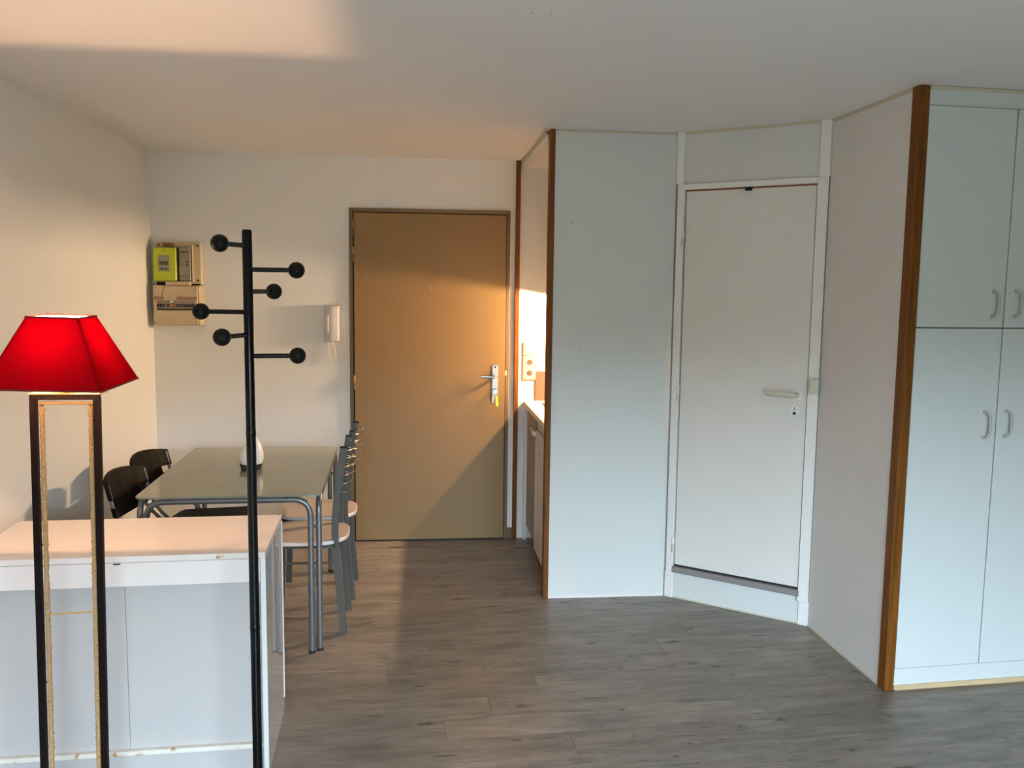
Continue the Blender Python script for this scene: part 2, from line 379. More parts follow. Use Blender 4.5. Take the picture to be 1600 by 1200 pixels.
# ------------------------------------------------------------------ the setting
# floor: a dark base with one object per plank
fl = structure(obj('floor', box(XL, XR, YF, YB, -0.10, -0.004), M['joint']))
PW, PL, ANG = 0.155, 1.22, R(3.4)
ca, sa = math.cos(ANG), math.sin(ANG)
def clip(poly, ax, val, keep_less):
    out = []
    for i in range(len(poly)):
        p, q = poly[i], poly[(i+1) % len(poly)]
        ip = (p[ax] <= val) if keep_less else (p[ax] >= val); iq = (q[ax] <= val) if keep_less else (q[ax] >= val)
        if ip: out.append(p)
        if ip != iq:
            t = (val-p[ax])/(q[ax]-p[ax]); out.append((p[0]+t*(q[0]-p[0]), p[1]+t*(q[1]-p[1])))
    return out
row = 0
V0 = 2.955*ca - 0.10*sa           # one seam passes through this point
for j in range(-30, 22):
    v = V0 + j*PW
    u0 = {0: 0.27-0.6*0}.get(j, rng.random()*PL)
    for i in range(-4, 6):
        uu0 = u0+i*PL; g = 0.0006
        q = [(uu0+g, v+g), (uu0+PL-g, v+g), (uu0+PL-g, v+PW-g), (uu0+g, v+PW-g)]
        w = [(a_*ca-b_*sa, a_*sa+b_*ca) for a_, b_ in q]
        for ax, val, less in ((0, XL+0.002, False), (0, XR-0.002, True), (1, YF+0.002, False), (1, YB-0.002, True)):
            if w: w = clip(w, ax, val, less)
        if len(w) < 3: continue
        area = 0.5*abs(sum(w[k][0]*w[(k+1) % len(w)][1]-w[(k+1) % len(w)][0]*w[k][1] for k in range(len(w))))
        if area < 0.003: continue
        cx, cy = sum(p[0] for p in w)/len(w), sum(p[1] for p in w)/len(w)
        loc = [((x-cx)*ca+(y-cy)*sa, -(x-cx)*sa+(y-cy)*ca) for x, y in w]
        # keep polygons clean
        pk = [p for k, p in enumerate(loc) if math.hypot(p[0]-loc[k-1][0], p[1]-loc[k-1][1]) > 1e-4]
        if len(pk) < 3: continue
        obj('plank', prism(pk, -0.0035, 0.0), M['floor'], fl, loc=(cx, cy, 0), rot=(0, 0, ANG))

ce = structure(obj('ceiling', box(XL-0.1, XR+0.1, YF-0.1, YB+0.1, H, H+0.1), M['ceiling']))
for hx, hy in ((0.313, 2.555), (0.368, 2.559)): obj('screw_hole', cyl((hx, hy, H-0.0002), (0, 0, 1), 0.0022, 0.0012, n=10), M['darkgrey'], ce)
structure(obj('wall_back', box(XL-0.1, XR+0.1, YB, YB+0.1, -0.1, H), M['wall']))
structure(obj('wall_left', box(XL-0.1, XL, YF-0.1, YB, -0.1, H), M['wall']))
structure(obj('wall_right', box(XR, XR+0.1, YF-0.1, YB, -0.1, H), M['rearwall']))
wf = box(XL, WX0, YF-0.1, YF, -0.1, H); wf = box(WX1, XR, YF-0.1, YF, -0.1, H, bm=wf)
wf = box(WX0, WX1, YF-0.1, YF, -0.1, WZ0, bm=wf); wf = box(WX0, WX1, YF-0.1, YF, WZ1, H, bm=wf)
structure(obj('wall_front', wf, M['rearwall']))
# unseen shell added to block high sky: slab above, slab below, side walls
lg = box(-2.2, 3.7, YF-1.55, YF-0.1, 2.24, 2.44); lg = box(-2.2, -2.0, YF-1.55, YF-0.1, -0.2, 2.24, bm=lg); lg = box(3.5, 3.7, YF-1.55, YF-0.1, -0.2, 2.24, bm=lg)
lg = box(-2.2, 3.7, YF-1.55, YF-0.1, -0.25, -0.1, bm=lg)
structure(obj('wall_sky_blocker', lg, M['rearwall']))
w1 = structure(obj('window_1', box(WX0, WX1, YF-0.10, YF-0.01, WZ0, WZ0+0.05, 0.004), M['gloss']))
obj('window_frame', box(WX0, WX1, YF-0.10, YF-0.01, WZ1-0.05, WZ1, 0.004), M['gloss'], w1)
for x in (WX0, (WX0+WX1)/2-0.035, WX1-0.05): obj('window_frame', box(x, x+0.05, YF-0.10, YF-0.01, WZ0+0.05, WZ1-0.05, 0.004), M['gloss'], w1)

# kitchenette niche and end panel: x 0.63..1.265, y 4.345..5.455
NX = 1.266
structure(obj('wall_niche', box(NX, NX+0.04, 4.375, YB, 0, H), M['wall']))
wp = structure(obj('wall_partition', box(0.654, 1.262, 4.345, 4.375, 0.012, H-0.012), M['panel']))
obj('sealant', box(0.654, 1.264, 4.340, 4.372, 0.0, 0.012, 0.003), M['gloss'], wp)
obj('sealant', box(0.654, 1.264, 4.341, 4.372, H-0.012, H, 0.003), M['silicone'], wp)
for hx, hz in ((0.743, 1.915), (0.792, 1.290)):      # small screw holes in the panel
    obj('screw_hole', cyl((hx, 4.3447, hz), (0, 1, 0), 0.0025, 0.0012, n=10), M['darkgap'], wp)
structure(obj('trim_1', box(0.628, 0.654, 4.338, 4.40, 0, H, 0.002), M['brownwood']))
structure(obj('trim_2', box(0.581, 0.609, YB-0.022, YB, 0, H, 0.002), M['brownwood']))
# niche lintel above the opening and the niche ceiling
structure(obj('trim_3', box(0.618, 0.640, 4.40, YB-0.022, 2.295, H, 0.003), M['gloss']))
structure(obj('trim_4', box(0.612, 0.632, 4.40, YB-0.022, 2.340, H, 0.002), M['silicone']))
structure(obj('trim_5', box(0.640, NX, 4.376, YB, 2.315, H), M['wall']))
structure(obj('baseboard_back', box(0.548, 0.581, YB-0.012, YB, 0, 0.07, 0.002), M['doorframe']))

# diagonal wall with the closet door: local frame, x along the wall, y outwards to the room = -y
A = Vector((1.266, 4.347)); B = Vector((1.842, 3.887)); LW = (B-A).length
DANG = math.atan2(B.y-A.y, B.x-A.x)
def DM(): return Matrix.Translation((A.x, A.y, 0)) @ Matrix.Rotation(DANG, 4, 'Z')
def droot(o): o.location = (A.x, A.y, 0); o.rotation_euler = (0, 0, DANG); return o
wc = structure(droot(obj('wall_closet', box(0.040, 0.690, 0.004, 0.035, 2.108, H-0.010), M['transom'])))
obj('step_panel', box(0.048, 0.690, 0.0, 0.035, 0.006, 0.140), M['panel'], wc)
obj('sealant', box(0.044, 0.692, -0.004, 0.02, 0.0, 0.008, 0.002), M['silicone'], wc)
obj('sealant', box(0.038, 0.692, -0.002, 0.02, H-0.012, H, 0.002), M['silicone'], wc)
obj('corner_post', box(0.0, 0.040, -0.008, 0.030, 2.108, H, 0.002), M['gloss'], wc)
obj('corner_post', box(0.690, 0.737, -0.010, 0.030, 2.108, H, 0.002), M['gloss'], wc)
obj('corner_post', box(0.004, 0.048, -0.006, 0.030, 0.0, 0.118, 0.002), M['gloss'], wc)
obj('corner_post', box(0.690, 0.737, -0.008, 0.030, 0.0, 0.118, 0.002), M['gloss'], wc)
obj('backing', box(0.02, 0.72, 0.05, 0.06, 0.0, H), M['darkgap'], wc)
obj('sealant', box(0.730, 0.741, -0.006, 0.02, 2.108, H-0.02, 0.002), M['silicone'], wc)

d2 = structure(droot(empty('door_2')), 'cream flush closet door set on a raised step in the angled wall')
obj('door_leaf', box(0.055, 0.682, -0.002, 0.030, 0.180, 2.072, 0.0015), M['creamdoor'], d2)
obj('door_frame', box(0.012, 0.0495, -0.014, 0.030, 0.118, 2.108, 0.002), M['gloss'], d2)
obj('door_frame', box(0.6865, 0.735, -0.014, 0.030, 0.118, 2.108, 0.002), M['gloss'], d2)
obj('door_frame', box(0.0495, 0.6865, -0.014, 0.030, 2.080, 2.108, 0.002), M['gloss'], d2)
obj('gap_edge', box(0.0495, 0.6865, 0.004, 0.030, 2.0725, 2.080), M['copperline'], d2)
obj('gap_edge', box(0.6825, 0.6865, 0.004, 0.030, 0.17, 2.0725), M['copperline'], d2)
obj('threshold_strip', box(0.046, 0.692, -0.020, 0.030, 0.140, 0.170, 0.003), M['threshold'], d2)
obj('gap_edge', box(0.050, 0.688, 0.006, 0.030, 0.170, 0.180), M['darkgap'], d2)
obj('stop_clip', box(0.352, 0.384, -0.016, -0.001, 2.062, 2.078, 0.002), M['darkgap'], d2)
for z in (1.846, 1.067, 0.285):
    h = obj('hinge', cyl((0.0505, -0.019, z+0.020), (0, 0, 1), 0.0075, 0.038, n=14, bev=0.001), M['gloss'], d2, True)
    obj('hinge_knuckle', cyl((0.0505, -0.019, z-0.020), (0, 0, 1), 0.0075, 0.036, n=14, bev=0.001), M['oldplastic'], h, True)
obj('frame_foot', box(0.684, 0.732, -0.022, 0.0, 0.118, 0.140, 0.003), M['gloss'], d2)
obj('frame_foot', box(0.008, 0.048, -0.018, 0.0, 0.118, 0.140, 0.003), M['gloss'], d2)
hd = obj('handle', tube(round_path([(0.638, -0.002, 1.106), (0.638, -0.052, 1.106), (0.500, -0.050, 1.113)], 0.022), 0.0125, n=14), M['oldplastic'], d2, True)
obj('handle_rose', cyl((0.640, -0.006, 1.106), (0, 1, 0), 0.027, 0.009, n=32, bev=0.002), M['gloss'], hd, True)
lk = obj('lock_rose', cyl((0.630, -0.0055, 1.035), (0, 1, 0), 0.027, 0.008, n=32, bev=0.002), M['white'], d2, True)
obj('lock_slot', box(0.629, 0.6315, -0.0108, -0.009, 1.032, 1.047), M['darkgap'], lk)
obj('lock_indicator', box(0.623, 0.637, -0.0108, -0.009, 1.012, 1.024, 0.001), M['darkgap'], lk)
cb = obj('catch_box', box(0.706, 0.735, -0.062, -0.010, 1.124, 1.190, 0.004, 2), M['oldplastic'], d2)
obj('catch_lid', box(0.735, 0.739, -0.060, -0.012, 1.126, 1.188, 0.001), M['gloss'], cb)

# side panel between the angled door and the wardrobe
SP0, SP1 = Vector((1.842, 3.887)), Vector((1.853, 3.207))
ws = structure(obj('wall_side', prism([(SP0.x, SP0.y), (SP1.x, SP1.y), (SP1.x+0.03, SP1.y), (SP0.x+0.03, SP0.y)], 0.0, H-0.002), M['side']))
obj('sealant', prism([(SP0.x-0.004, SP0.y), (SP1.x-0.004, SP1.y+0.02), (SP1.x+0.01, SP1.y+0.02), (SP0.x+0.01, SP0.y)], 0.0, 0.007), M['silicone'], ws)
obj('sealant', prism([(SP0.x-0.004, SP0.y), (SP1.x-0.004, SP1.y+0.02), (SP1.x+0.01, SP1.y+0.02), (SP0.x+0.01, SP0.y)], H-0.014, H), M['silicone'], ws)
CANG = R(3.8)
C0 = Vector((1.89, 3.205))
t6 = structure(obj('trim_6', box(-0.042, 0.0, -0.006, 0.045, 0, H, 0.003), M['brownwood'], loc=(C0.x, C0.y, 0), rot=(0, 0, CANG)))

# entrance door on the back wall
DX0, DX1 = -0.399, 0.524
d1 = structure(empty('door_1'), 'tan painted flush entrance door in an olive brown frame')
fr = obj('door_frame', box(-0.428, -0.4055, YB-0.020, YB, 0, 2.056, 0.002), M['doorframe'], d1)
obj('door_frame', box(0.528, 0.549, YB-0.014, YB, 0, 2.056, 0.002), M['doorframe'], d1)
obj('door_frame', box(-0.4055, 0.528, YB-0.020, YB, 2.033, 2.056, 0.002), M['doorframe'], d1)
obj('gap_edge', box(-0.4055, 0.528, YB-0.006, YB, 0.0, 2.033), M['darkgap'], d1)
obj('door_leaf', box(DX0, DX1, YB-0.026, YB-0.007, 0.010, 2.028, 0.0015), M['door'], d1)
for z in (1.938, 1.781, 1.001, 0.208):
    h = obj('hinge', cyl((-0.401, YB-0.032, z+0.022), (0, 0, 1), 0.008, 0.042, n=14, bev=0.001), M['brass'], d1, True)
    obj('hinge_knuckle', cyl((-0.401, YB-0.032, z-0.022), (0, 0, 1), 0.008, 0.040, n=14, bev=0.001), M['doorframe'], h, True)
obj('peephole', cyl((0.063, YB-0.028, 1.582), (0, 1, 0), 0.009, 0.008, n=20, bev=0.002), M['brass'], d1, True)
yd = YB-0.026
bp = obj('lock_plate', box(0.443, 0.481, yd-0.008, yd, 0.895, 1.112, 0.003, 2), M['steel'], d1)
obj('screw', cyl((0.462, yd-0.0085, 1.098), (0, 1, 0), 0.006, 0.003, n=12), M['darkgap'], bp)
obj('keyhole', cyl((0.462, yd-0.0085, 0.955), (0, 1, 0), 0.011, 0.006, n=16), M['darkgap'], bp)
obj('handle', tube(round_path([(0.464, yd-0.004, 1.040), (0.464, yd-0.055, 1.040), (0.372, yd-0.052, 1.045)], 0.018), 0.0085, n=12), M['chrome'], d1, True)
obj('latch', box(0.5245, 0.535, yd+0.001, yd+0.010, 1.045, 1.075, 0.001), M['oldplastic'], d1)

k = tag(empty('key_ring', (0.462, yd-0.012, 0.955)), 'bunch of keys with lime green tag hanging from the entrance door lock', 'keys')
kb = cyl((0, -0.006, 0), (0, 1, 0), 0.0035, 0.02, n=8); kb = cyl((0, -0.022, -0.004), (0, 1, 0), 0.012, 0.003, n=16, bm=kb)
obj('key', kb, M['chrome'], k)
obj('split_ring', tube([(0.014*math.cos(t*math.pi/8), -0.024, -0.022+0.014*math.sin(t*math.pi/8)) for t in range(16)], 0.0012, n=6, closed=True, up=Vector((0, 1, 0))), M['chrome'], k, True)
obj('key', box(-0.020, -0.008, -0.028, -0.0255, -0.075, -0.030, 0.001), M['steel'], k)
obj('key_tag', box(-0.006, 0.012, -0.031, -0.026, -0.098, -0.034, 0.002, 2, mat=Matrix.Rotation(R(-5), 4, 'Y')), M['keygreen'], k)

# ------------------------------------------------------------------ electric meter board and intercom on the back wall
mb = tag(empty('electric_meter_board', (-1.425, YB, 1.346)), 'beige board with a lime green electricity meter above a fuse box on the back wall', 'meter board')
def mbx(n, x0, x1, d0, d1_, z0, z1, m, p=None, bev=0.002): return obj(n, box(x0+1.425, x1+1.425, -d1_, -d0, z0-1.346, z1-1.346, bev), M[m], p or mb)
mbx('back_board', -1.558, -1.288, 0.0, 0.055, 1.585, 1.832, 'meterbeige')
gm = mbx('green_meter', -1.546, -1.416, 0.055, 0.105, 1.606, 1.798, 'metergreen', bev=0.005)
gw = mbx('meter_window', -1.517, -1.453, 0.105, 0.108, 1.662, 1.752, 'screenframe', gm, 0.001)
mbx('lcd_display', -1.509, -1.460, 0.108, 0.1095, 1.697, 1.718, 'screen', gm, 0.0005)
mbx('meter_button', -1.504, -1.487, 0.108, 0.1105, 1.671, 1.678, 'darkgap', gm, 0.0005)
mbx('meter_button', -1.482, -1.468, 0.108, 0.1105, 1.671, 1.678, 'darkgap', gm, 0.0005)
obj('meter_screw', cyl((-1.484+1.425, -0.1055, 1.782-1.346), (0, 1, 0), 0.003, 0.002, n=10), M['darkgap'], gm)
mbx('meter_print', -1.488, -1.468, 0.1045, 0.1056, 1.628, 1.631, 'metergrey', gm, 0)
gb = mbx('main_breaker', -1.404, -1.340, 0.055, 0.088, 1.606, 1.806, 'metergrey', bev=0.003)
mbx('breaker_label', -1.397, -1.352, 0.088, 0.0892, 1.770, 1.777, 'darkgrey', gb, 0)
mbx('breaker_plate', -1.404, -1.348, 0.088, 0.0895, 1.640, 1.690, 'screenframe', gb, 0)
mbx('breaker_label', -1.397, -1.355, 0.0895, 0.0902, 1.636, 1.639, 'darkgrey', gb, 0)
obj('breaker_lever', box(-0.006, 0.010, -0.096, -0.088, 0.370, 0.382, 0.002), M['darkgrey'], gb)
obj('red_button', cyl((-1.356+1.425, -0.092, 1.717-1.346), (0, 1, 0), 0.006, 0.008, n=14), M['red'], gb)
obj('red_button', cyl((-1.356+1.425, -0.092, 1.700-1.346), (0, 1, 0), 0.005, 0.008, n=14), M['bluetoggle'], gb)
mbx('cover_rail', -1.336, -1.328, 0.055, 0.075, 1.600, 1.815, 'meterbeige')
for x, z in ((-1.525, 1.815), (-1.306, 1.812), (-1.306, 1.610)):
    obj('bolt', cyl((x+1.425, -0.058, z-1.346), (0, 1, 0), 0.006, 0.006, n=12), M['darkgap'], mb)
mbx('copper_cover', -1.500, -1.440, 0.055, 0.070, 1.803, 1.826, 'terracotta')
mbx('cable_gap', -1.4155, -1.4045, 0.055, 0.0885, 1.606, 1.800, 'darkgap', bev=0)
mbx('cable_gap', -1.540, -1.482, 0.0, 0.062, 1.578, 1.600, 'darkgap')
mbx('cable_gap', -1.345, -1.292, 0.0, 0.058, 1.578, 1.590, 'darkgap')
mbx('joint_cover', -1.480, -1.345, 0.0, 0.105, 1.580, 1.602, 'meterbeige')
fb = mbx('fuse_box', -1.552, -1.286, 0.0, 0.105, 1.346, 1.580, 'meterbeige', bev=0.004)
fcv = mbx('fuse_cover', -1.548, -1.298, 0.105, 0.116, 1.350, 1.577, 'meterbeige', bev=0.003)
mbx('label_strip', -1.543, -1.490, 0.116, 0.1185, 1.495, 1.514, 'brownstrip', fcv, 0.0005)
mbx('label_strip', -1.415, -1.302, 0.116, 0.1185, 1.495, 1.514, 'brownstrip', fcv, 0.0005)
mbx('label_strip', -1.488, -1.417, 0.116, 0.120, 1.492, 1.516, 'meterbeige', fcv, 0.0005)
mbx('breaker_row', -1.528, -1.310, 0.116, 0.121, 1.446, 1.490, 'metergrey', fcv, 0.001)
mbx('breaker_shadow_gap', -1.528, -1.310, 0.116, 0.122, 1.436, 1.444, 'darkgap', fcv, 0)
for i, x in enumerate((-1.519, -1.503, -1.487, -1.462, -1.410, -1.392, -1.374, -1.356, -1.338, -1.322)):
    mbx('breaker_toggle', x-0.006, x+0.006, 0.121, 0.130, 1.455, 1.472, 'bluetoggle', fcv, 0.001)
mbx('orange_toggle', -1.449, -1.436, 0.121, 0.133, 1.453, 1.476, 'orange', fcv, 0.001)
mbx('white_toggle', -1.450, -1.436, 0.121, 0.130, 1.480, 1.494, 'white', fcv, 0.001)
obj('loose_wire', tube(smooth_path([(0.048-0.10, -0.117, 0.232), (0.035-0.10, -0.123, 0.205), (0.028-0.10, -0.120, 0.172)]), 0.002, n=6), M['terracotta'], mb, True)
for x, z in ((-1.536, 1.565), (-1.310, 1.565), (-1.536, 1.362), (-1.310, 1.362)):
    obj('cover_screw', cyl((x+1.425, -0.1165, z-1.346), (0, 1, 0), 0.004, 0.003, n=10), M['metergrey'], fcv)

ic = tag(empty('intercom_handset', (-0.535, YB, 1.252)), 'slim white intercom handset with looped cord left of the entrance door', 'intercom'); ic.scale = (1, 1.3, 1)
obj('wall_plate', box(-0.046, 0.046, -0.022, 0, 0.0, 0.219, 0.004, 2), M['intercom'], ic)
hs = obj('handset', prism([(-0.043, 0), (-0.043, 0.018), (-0.02, 0.026), (0.016, 0.026), (0.038, 0.020), (0.044, 0.010), (0.044, 0)], 0.004, 0.215, 0.003, 2, mat=Matrix.Translation((0, -0.021, 0)) @ Matrix.Scale(-1, 4, (0, 1, 0))), M['intercom'], ic, True)
obj('grip_slot', box(-0.023, -0.015, -0.0495, -0.045, 0.057, 0.160, 0.0015), M['white'], hs)
obj('cord', tube(smooth_path([(-0.020, -0.012, 0.004), (-0.022, -0.016, -0.035), (-0.016, -0.018, -0.085), (-0.002, -0.018, -0.122), (0.014, -0.018, -0.124), (0.022, -0.017, -0.095), (0.014, -0.015, -0.045), (0.002, -0.012, 0.004)], 8), 0.0032, n=8), M['oldplastic'], ic, True)

# ------------------------------------------------------------------ kitchenette in the niche
wt = tag(obj('kitchen_worktop', box(0.645, NX-0.002, 4.402, YB-0.001, 0.850, 0.885, 0.006, 2), M['worktop']), 'cream kitchenette worktop in the lit niche beside the entrance door', 'worktop')
kc = tag(empty('kitchen_base_cabinet', (0.67, 5.20, 0)), 'taupe wood base cabinet under the worktop at the back of the niche', 'cabinet')
def kbx(n, x0, x1, y0, y1, z0, z1, m, p=None, bev=0.002): return obj(n, box(x0-0.67, x1-0.67, y0-5.20, y1-5.20, z0, z1, bev), M[m], p or kc)
kbx('carcass', 0.685, 1.24, 5.030, YB-0.004, 0.09, 0.848, 'kitwood')
kbx('plinth', 0.720, 0.735, 5.030, YB-0.004, 0.0, 0.09, 'darkgrey')
kbx('filler_strip', 0.648, 0.668, 5.410, YB-0.002, 0.0, 0.845, 'gloss')
cd_ = kbx('cabinet_door', 0.666, 0.684, 5.215, 5.408, 0.10, 0.835, 'kitwood')
cd2 = kbx('cabinet_door', 0.666, 0.684, 5.034, 5.211, 0.10, 0.835, 'kitwood')
for p_, y in ((cd2, 5.07),):
    obj('door_handle', tube(round_path([(-0.004, y-5.20+0.05, 0.765), (-0.026, y-5.20+0.05, 0.765), (-0.026, y-5.20-0.03, 0.765), (-0.004, y-5.20-0.03, 0.765)], 0.008), 0.005, n=8), M['steel'], p_, True)
fg = tag(empty('mini_fridge', (0.67, 4.70, 0)), 'white mini fridge under the worktop at the near end of the niche', 'fridge')
def fbx(n, x0, x1, y0, y1, z0, z1, m, p=None, bev=0.004): return obj(n, box(x0-0.67, x1-0.67, y0-4.70, y1-4.70, z0, z1, bev, 2), M[m], p or fg)
fbx('fridge_body', 0.722, 1.22, 4.432, 5.018, 0.03, 0.825, 'fridge')
fd = fbx('fridge_door', 0.664, 0.716, 4.434, 5.016, 0.06, 0.770, 'fridge', bev=0.010)
fbx('fridge_top_trim', 0.676, 0.725, 4.432, 5.018, 0.778, 0.828, 'greyplastic', bev=0.006)
fbx('fridge_handle', 0.640, 0.664, 4.94, 5.012, 0.745, 0.772, 'fridge', fd, 0.004)
obj('badge', cyl((-0.0075, 4.82-4.70, 0.66), (1, 0, 0), 0.008, 0.004, n=14), M['steel'], fd)
fbx('fridge_foot', 0.75, 0.79, 4.46, 4.50, 0.0, 0.03, 'rubber'); fbx('fridge_foot', 0.75, 0.79, 4.95, 4.99, 0.0, 0.03, 'rubber')
fbx('fridge_foot', 1.14, 1.18, 4.46, 4.50, 0.0, 0.03, 'rubber'); fbx('fridge_foot', 1.14, 1.18, 4.95, 4.99, 0.0, 0.03, 'rubber')
hb = tag(empty('cooking_hob', (0.98, 4.98, 0.885)), 'steel two-ring electric hob set on the niche worktop', 'hob')
obj('hob_tray', prism(rrect(-0.24, 0.24, -0.17, 0.33, 0.025), 0.0005, 0.008, 0.003, 2), M['steel'], hb)
obj('hob_well', prism(rrect(-0.21, 0.21, -0.14, 0.30, 0.02), 0.0081, 0.0095, 0.001, 1), M['terracotta'], hb)
for cx, cy, r_ in ((-0.06, 0.20, 0.08), (-0.08, -0.04, 0.09)):
    ri = obj('hot_plate', lathe([(0, 0.0095), (r_, 0.0095), (r_, 0.018), (r_-0.006, 0.022), (0.03, 0.022), (0.028, 0.019), (0, 0.019)], 28, mat=Matrix.Translation((cx, cy, 0))), M['rubber'], hb, True)
for yy in (-0.1, -0.02, 0.06):
    obj('control_knob', lathe([(0, 0.0095), (0.018, 0.0095), (0.016, 0.026), (0, 0.027)], 18, mat=Matrix.Translation((0.15, yy, 0))), M['rubber'], hb, True)
obj('splash_panel', box(0.718, NX-0.004, YB-0.010, YB-0.0005, 0.886, 1.071, 0.001), M['tile'])
tag(bpy.data.objects['splash_panel'], 'taupe splash panel on the niche wall above the worktop', 'splash panel')
ls = tag(empty('light_switch', (0.678, YB, 1.212)), 'square cream light switch above the double socket in the niche', 'switch')
obj('plate', box(-0.040, 0.040, -0.010, 0, -0.040, 0.040, 0.003, 2), M['sockcream'], ls)
rk = obj('rocker', box(-0.022, 0.022, -0.013, -0.009, -0.022, 0.022, 0.001), M['white'], ls)
obj('rocker_symbol', box(-0.004, -0.001, -0.0138, -0.0128, -0.012, 0.012), M['darkgrey'], rk)
obj('rocker_symbol', box(0.004, 0.012, -0.0138, -0.0128, -0.002, 0.001), M['darkgrey'], rk)
ds = tag(empty('double_socket', (0.680, YB, 1.093)), 'cream double power socket below the light switch in the niche', 'socket')
obj('plate', box(-0.042, 0.042, -0.010, 0, -0.075, 0.075, 0.003, 2), M['sockcream'], ds)
for dz in (0.034, -0.034):
    so = obj('socket_well', cyl((0, -0.010, dz), (0, 1, 0), 0.023, 0.004, n=24), M['white'], ds)
    obj('socket_face', cyl((0, -0.0115, dz), (0, 1, 0), 0.019, 0.002, n=24), M['tile'], so)
    for dx, ddz in ((-0.008, -0.002), (0.008, -0.002), (0, 0.009)):
        obj('pin_hole', cyl((dx, -0.013, dz+ddz), (0, 1, 0), 0.003, 0.002, n=10), M['darkgap'], so)
wc_ = tag(empty('wall_cupboard', (1.10, 4.92, 1.527)), 'kitchen wall cupboard high inside the niche over the lit worktop', 'cupboard')
obj('cupboard_body', box(-0.150, 0.163, -0.515, 0.530, 0.0, 0.78, 0.002), M['gloss'], wc_)
obj('cupboard_door', box(-0.168, -0.1515, -0.513, 0.003, 0.0, 0.778, 0.002), M['kitwood'], wc_)
obj('cupboard_door', box(-0.168, -0.1515, 0.007, 0.528, 0.0, 0.778, 0.002), M['kitwood'], wc_)
tl = tag(empty('under_cupboard_light', (1.168, 5.13, 1.527)), 'warm tube light fixed under the kitchen wall cupboard', 'light')
obj('light_housing', box(-0.03, 0.05, -0.19, 0.19, -0.012, -0.001, 0.002), M['white'], tl)
obj('end_cap', cyl((0.0, -0.168, -0.031), (0, 1, 0), 0.016, 0.02, n=18), M['white'], tl); obj('end_cap', cyl((0.0, 0.168, -0.031), (0, 1, 0), 0.016, 0.02, n=18), M['white'], tl)
obj('light_tube', cyl((0.0, 0.0, -0.031), (0, 1, 0), 0.014, 0.312, n=18), M['tubelight'], tl)

# ------------------------------------------------------------------ built-in wardrobe (local: x along the front, y into it)
wd = tag(empty('built_in_wardrobe', (C0.x, C0.y, 0), CANG), 'tall pale built-in wardrobe with four doors at the right', 'wardrobe')
def wbx(n, x0, x1, y0, y1, z0, z1, m, p=None, bev=0.0015): return obj(n, box(x0, x1, y0, y1, z0, z1, bev), M[m], p or wd)
WW = 1.13
wbx('carcass', 0.001, WW, 0.020, 0.60, 0.0, H-0.002, 'darkgap', bev=0)
wbx('top_rail', 0.001, WW, 0.000, 0.020, 2.298, H-0.002, 'cabinet')
wbx('shadow_bead', 0.001, WW, -0.004, 0.018, 2.290, 2.298, 'transom', bev=0.001)
wbx('plinth', 0.001, WW, 0.0, 0.020, 0.018, 0.0895, 'cabinet', bev=0.0005)
wbx('floor_bead', 0.001, WW, -0.012, 0.010, 0.0, 0.022, 'palewood', bev=0.006)
wbx('sealant', 0.001, WW, -0.004, 0.010, H-0.014, H-0.001, 'silicone', bev=0.002)
def bow(p, x, z):
    g = obj('handle', sweep(smooth_path([(x-0.012, -0.001, z+0.050), (x-0.008, -0.014, z+0.049), (x, -0.019, z+0.036), (x+0.001, -0.020, z), (x, -0.019, z-0.036), (x-0.008, -0.014, z-0.049), (x-0.012, -0.001, z-0.050)], 6), [(0.0055*math.cos(t*math.pi/5), 0.0045*math.sin(t*math.pi/5)) for t in range(10)], up=Vector((1, 0.2, 0))), M['greyplastic'], p, True)
    for s in (1, -1): obj('handle_foot', cyl((x-0.012, -0.003, z+0.050*s), (0, 1, 0), 0.008, 0.006, n=14), M['greyplastic'], g, True)
for (x0, x1, z0, z1, hx, hz) in ((0.004, 0.3755, 1.4585, 2.2885, 0.337, 1.549), (0.004, 0.3755, 0.0905, 1.4545, 0.336, 1.075),
                               (0.3805, 0.752, 1.4585, 2.2885, 0.436, 1.552), (0.3805, 0.752, 0.0905, 1.4545, 0.430, 1.079),
                               (0.755, 1.128, 1.4585, 2.2885, None, 0), (0.755, 1.128, 0.0905, 1.4545, None, 0)):
    dd = wbx('wardrobe_door', x0, x1, 0.0, 0.018, z0, z1, 'cabinet', bev=0.001)
    if hx: bow(dd, hx, hz)

# ------------------------------------------------------------------ white chest in the foreground, left
ch = tag(empty('white_chest', (-0.489, 2.782, 0), R(2.5)), 'glossy white cabinet standing behind the red lamp and coat stand', 'cabinet')
CW, CD, CH = 0.905, 0.468, 0.747
def cbx(n, x0, x1, y0, y1, z0, z1, m, p=None, bev=0.0012): return obj(n, box(x0, x1, y0, y1, z0, z1, bev), M[m], p or ch)
tp_ = cbx('top', -CW, 0, 0, CD, CH-0.019, CH, 'lacquer')
cbx('worn_edge', -0.30, -0.02, -0.0006, 0.001, CH-0.016, CH-0.002, 'chipedge', tp_, 0)
cbx('side_panel', -0.0165, 0, 0.0, CD-0.006, 0, CH-0.019, 'sidelacquer')
cbx('side_edge_band', 0.0, 0.0025, CD-0.010, CD, 0.045, CH-0.022, 'lacquer')
cbx('side_panel', -CW, -CW+0.0165, 0.0, CD-0.006, 0, CH-0.019, 'lacquer')
ap = cbx('apron', -CW+0.0165, -0.0180, 0.002, 0.018, 0.650, CH-0.0205, 'lacquer')
cbx('latch_slot', -0.458, -0.437, 0.0008, 0.003, CH-0.0262, CH-0.0225, 'darkgap', ap, 0)
cbx('back_panel', -0.4405, -0.0168, 0.050, 0.056, 0.085, 0.650, 'backboard')
cbx('back_panel', -CW+0.017, -0.4415, 0.050, 0.056, 0.085, 0.650, 'backboard')
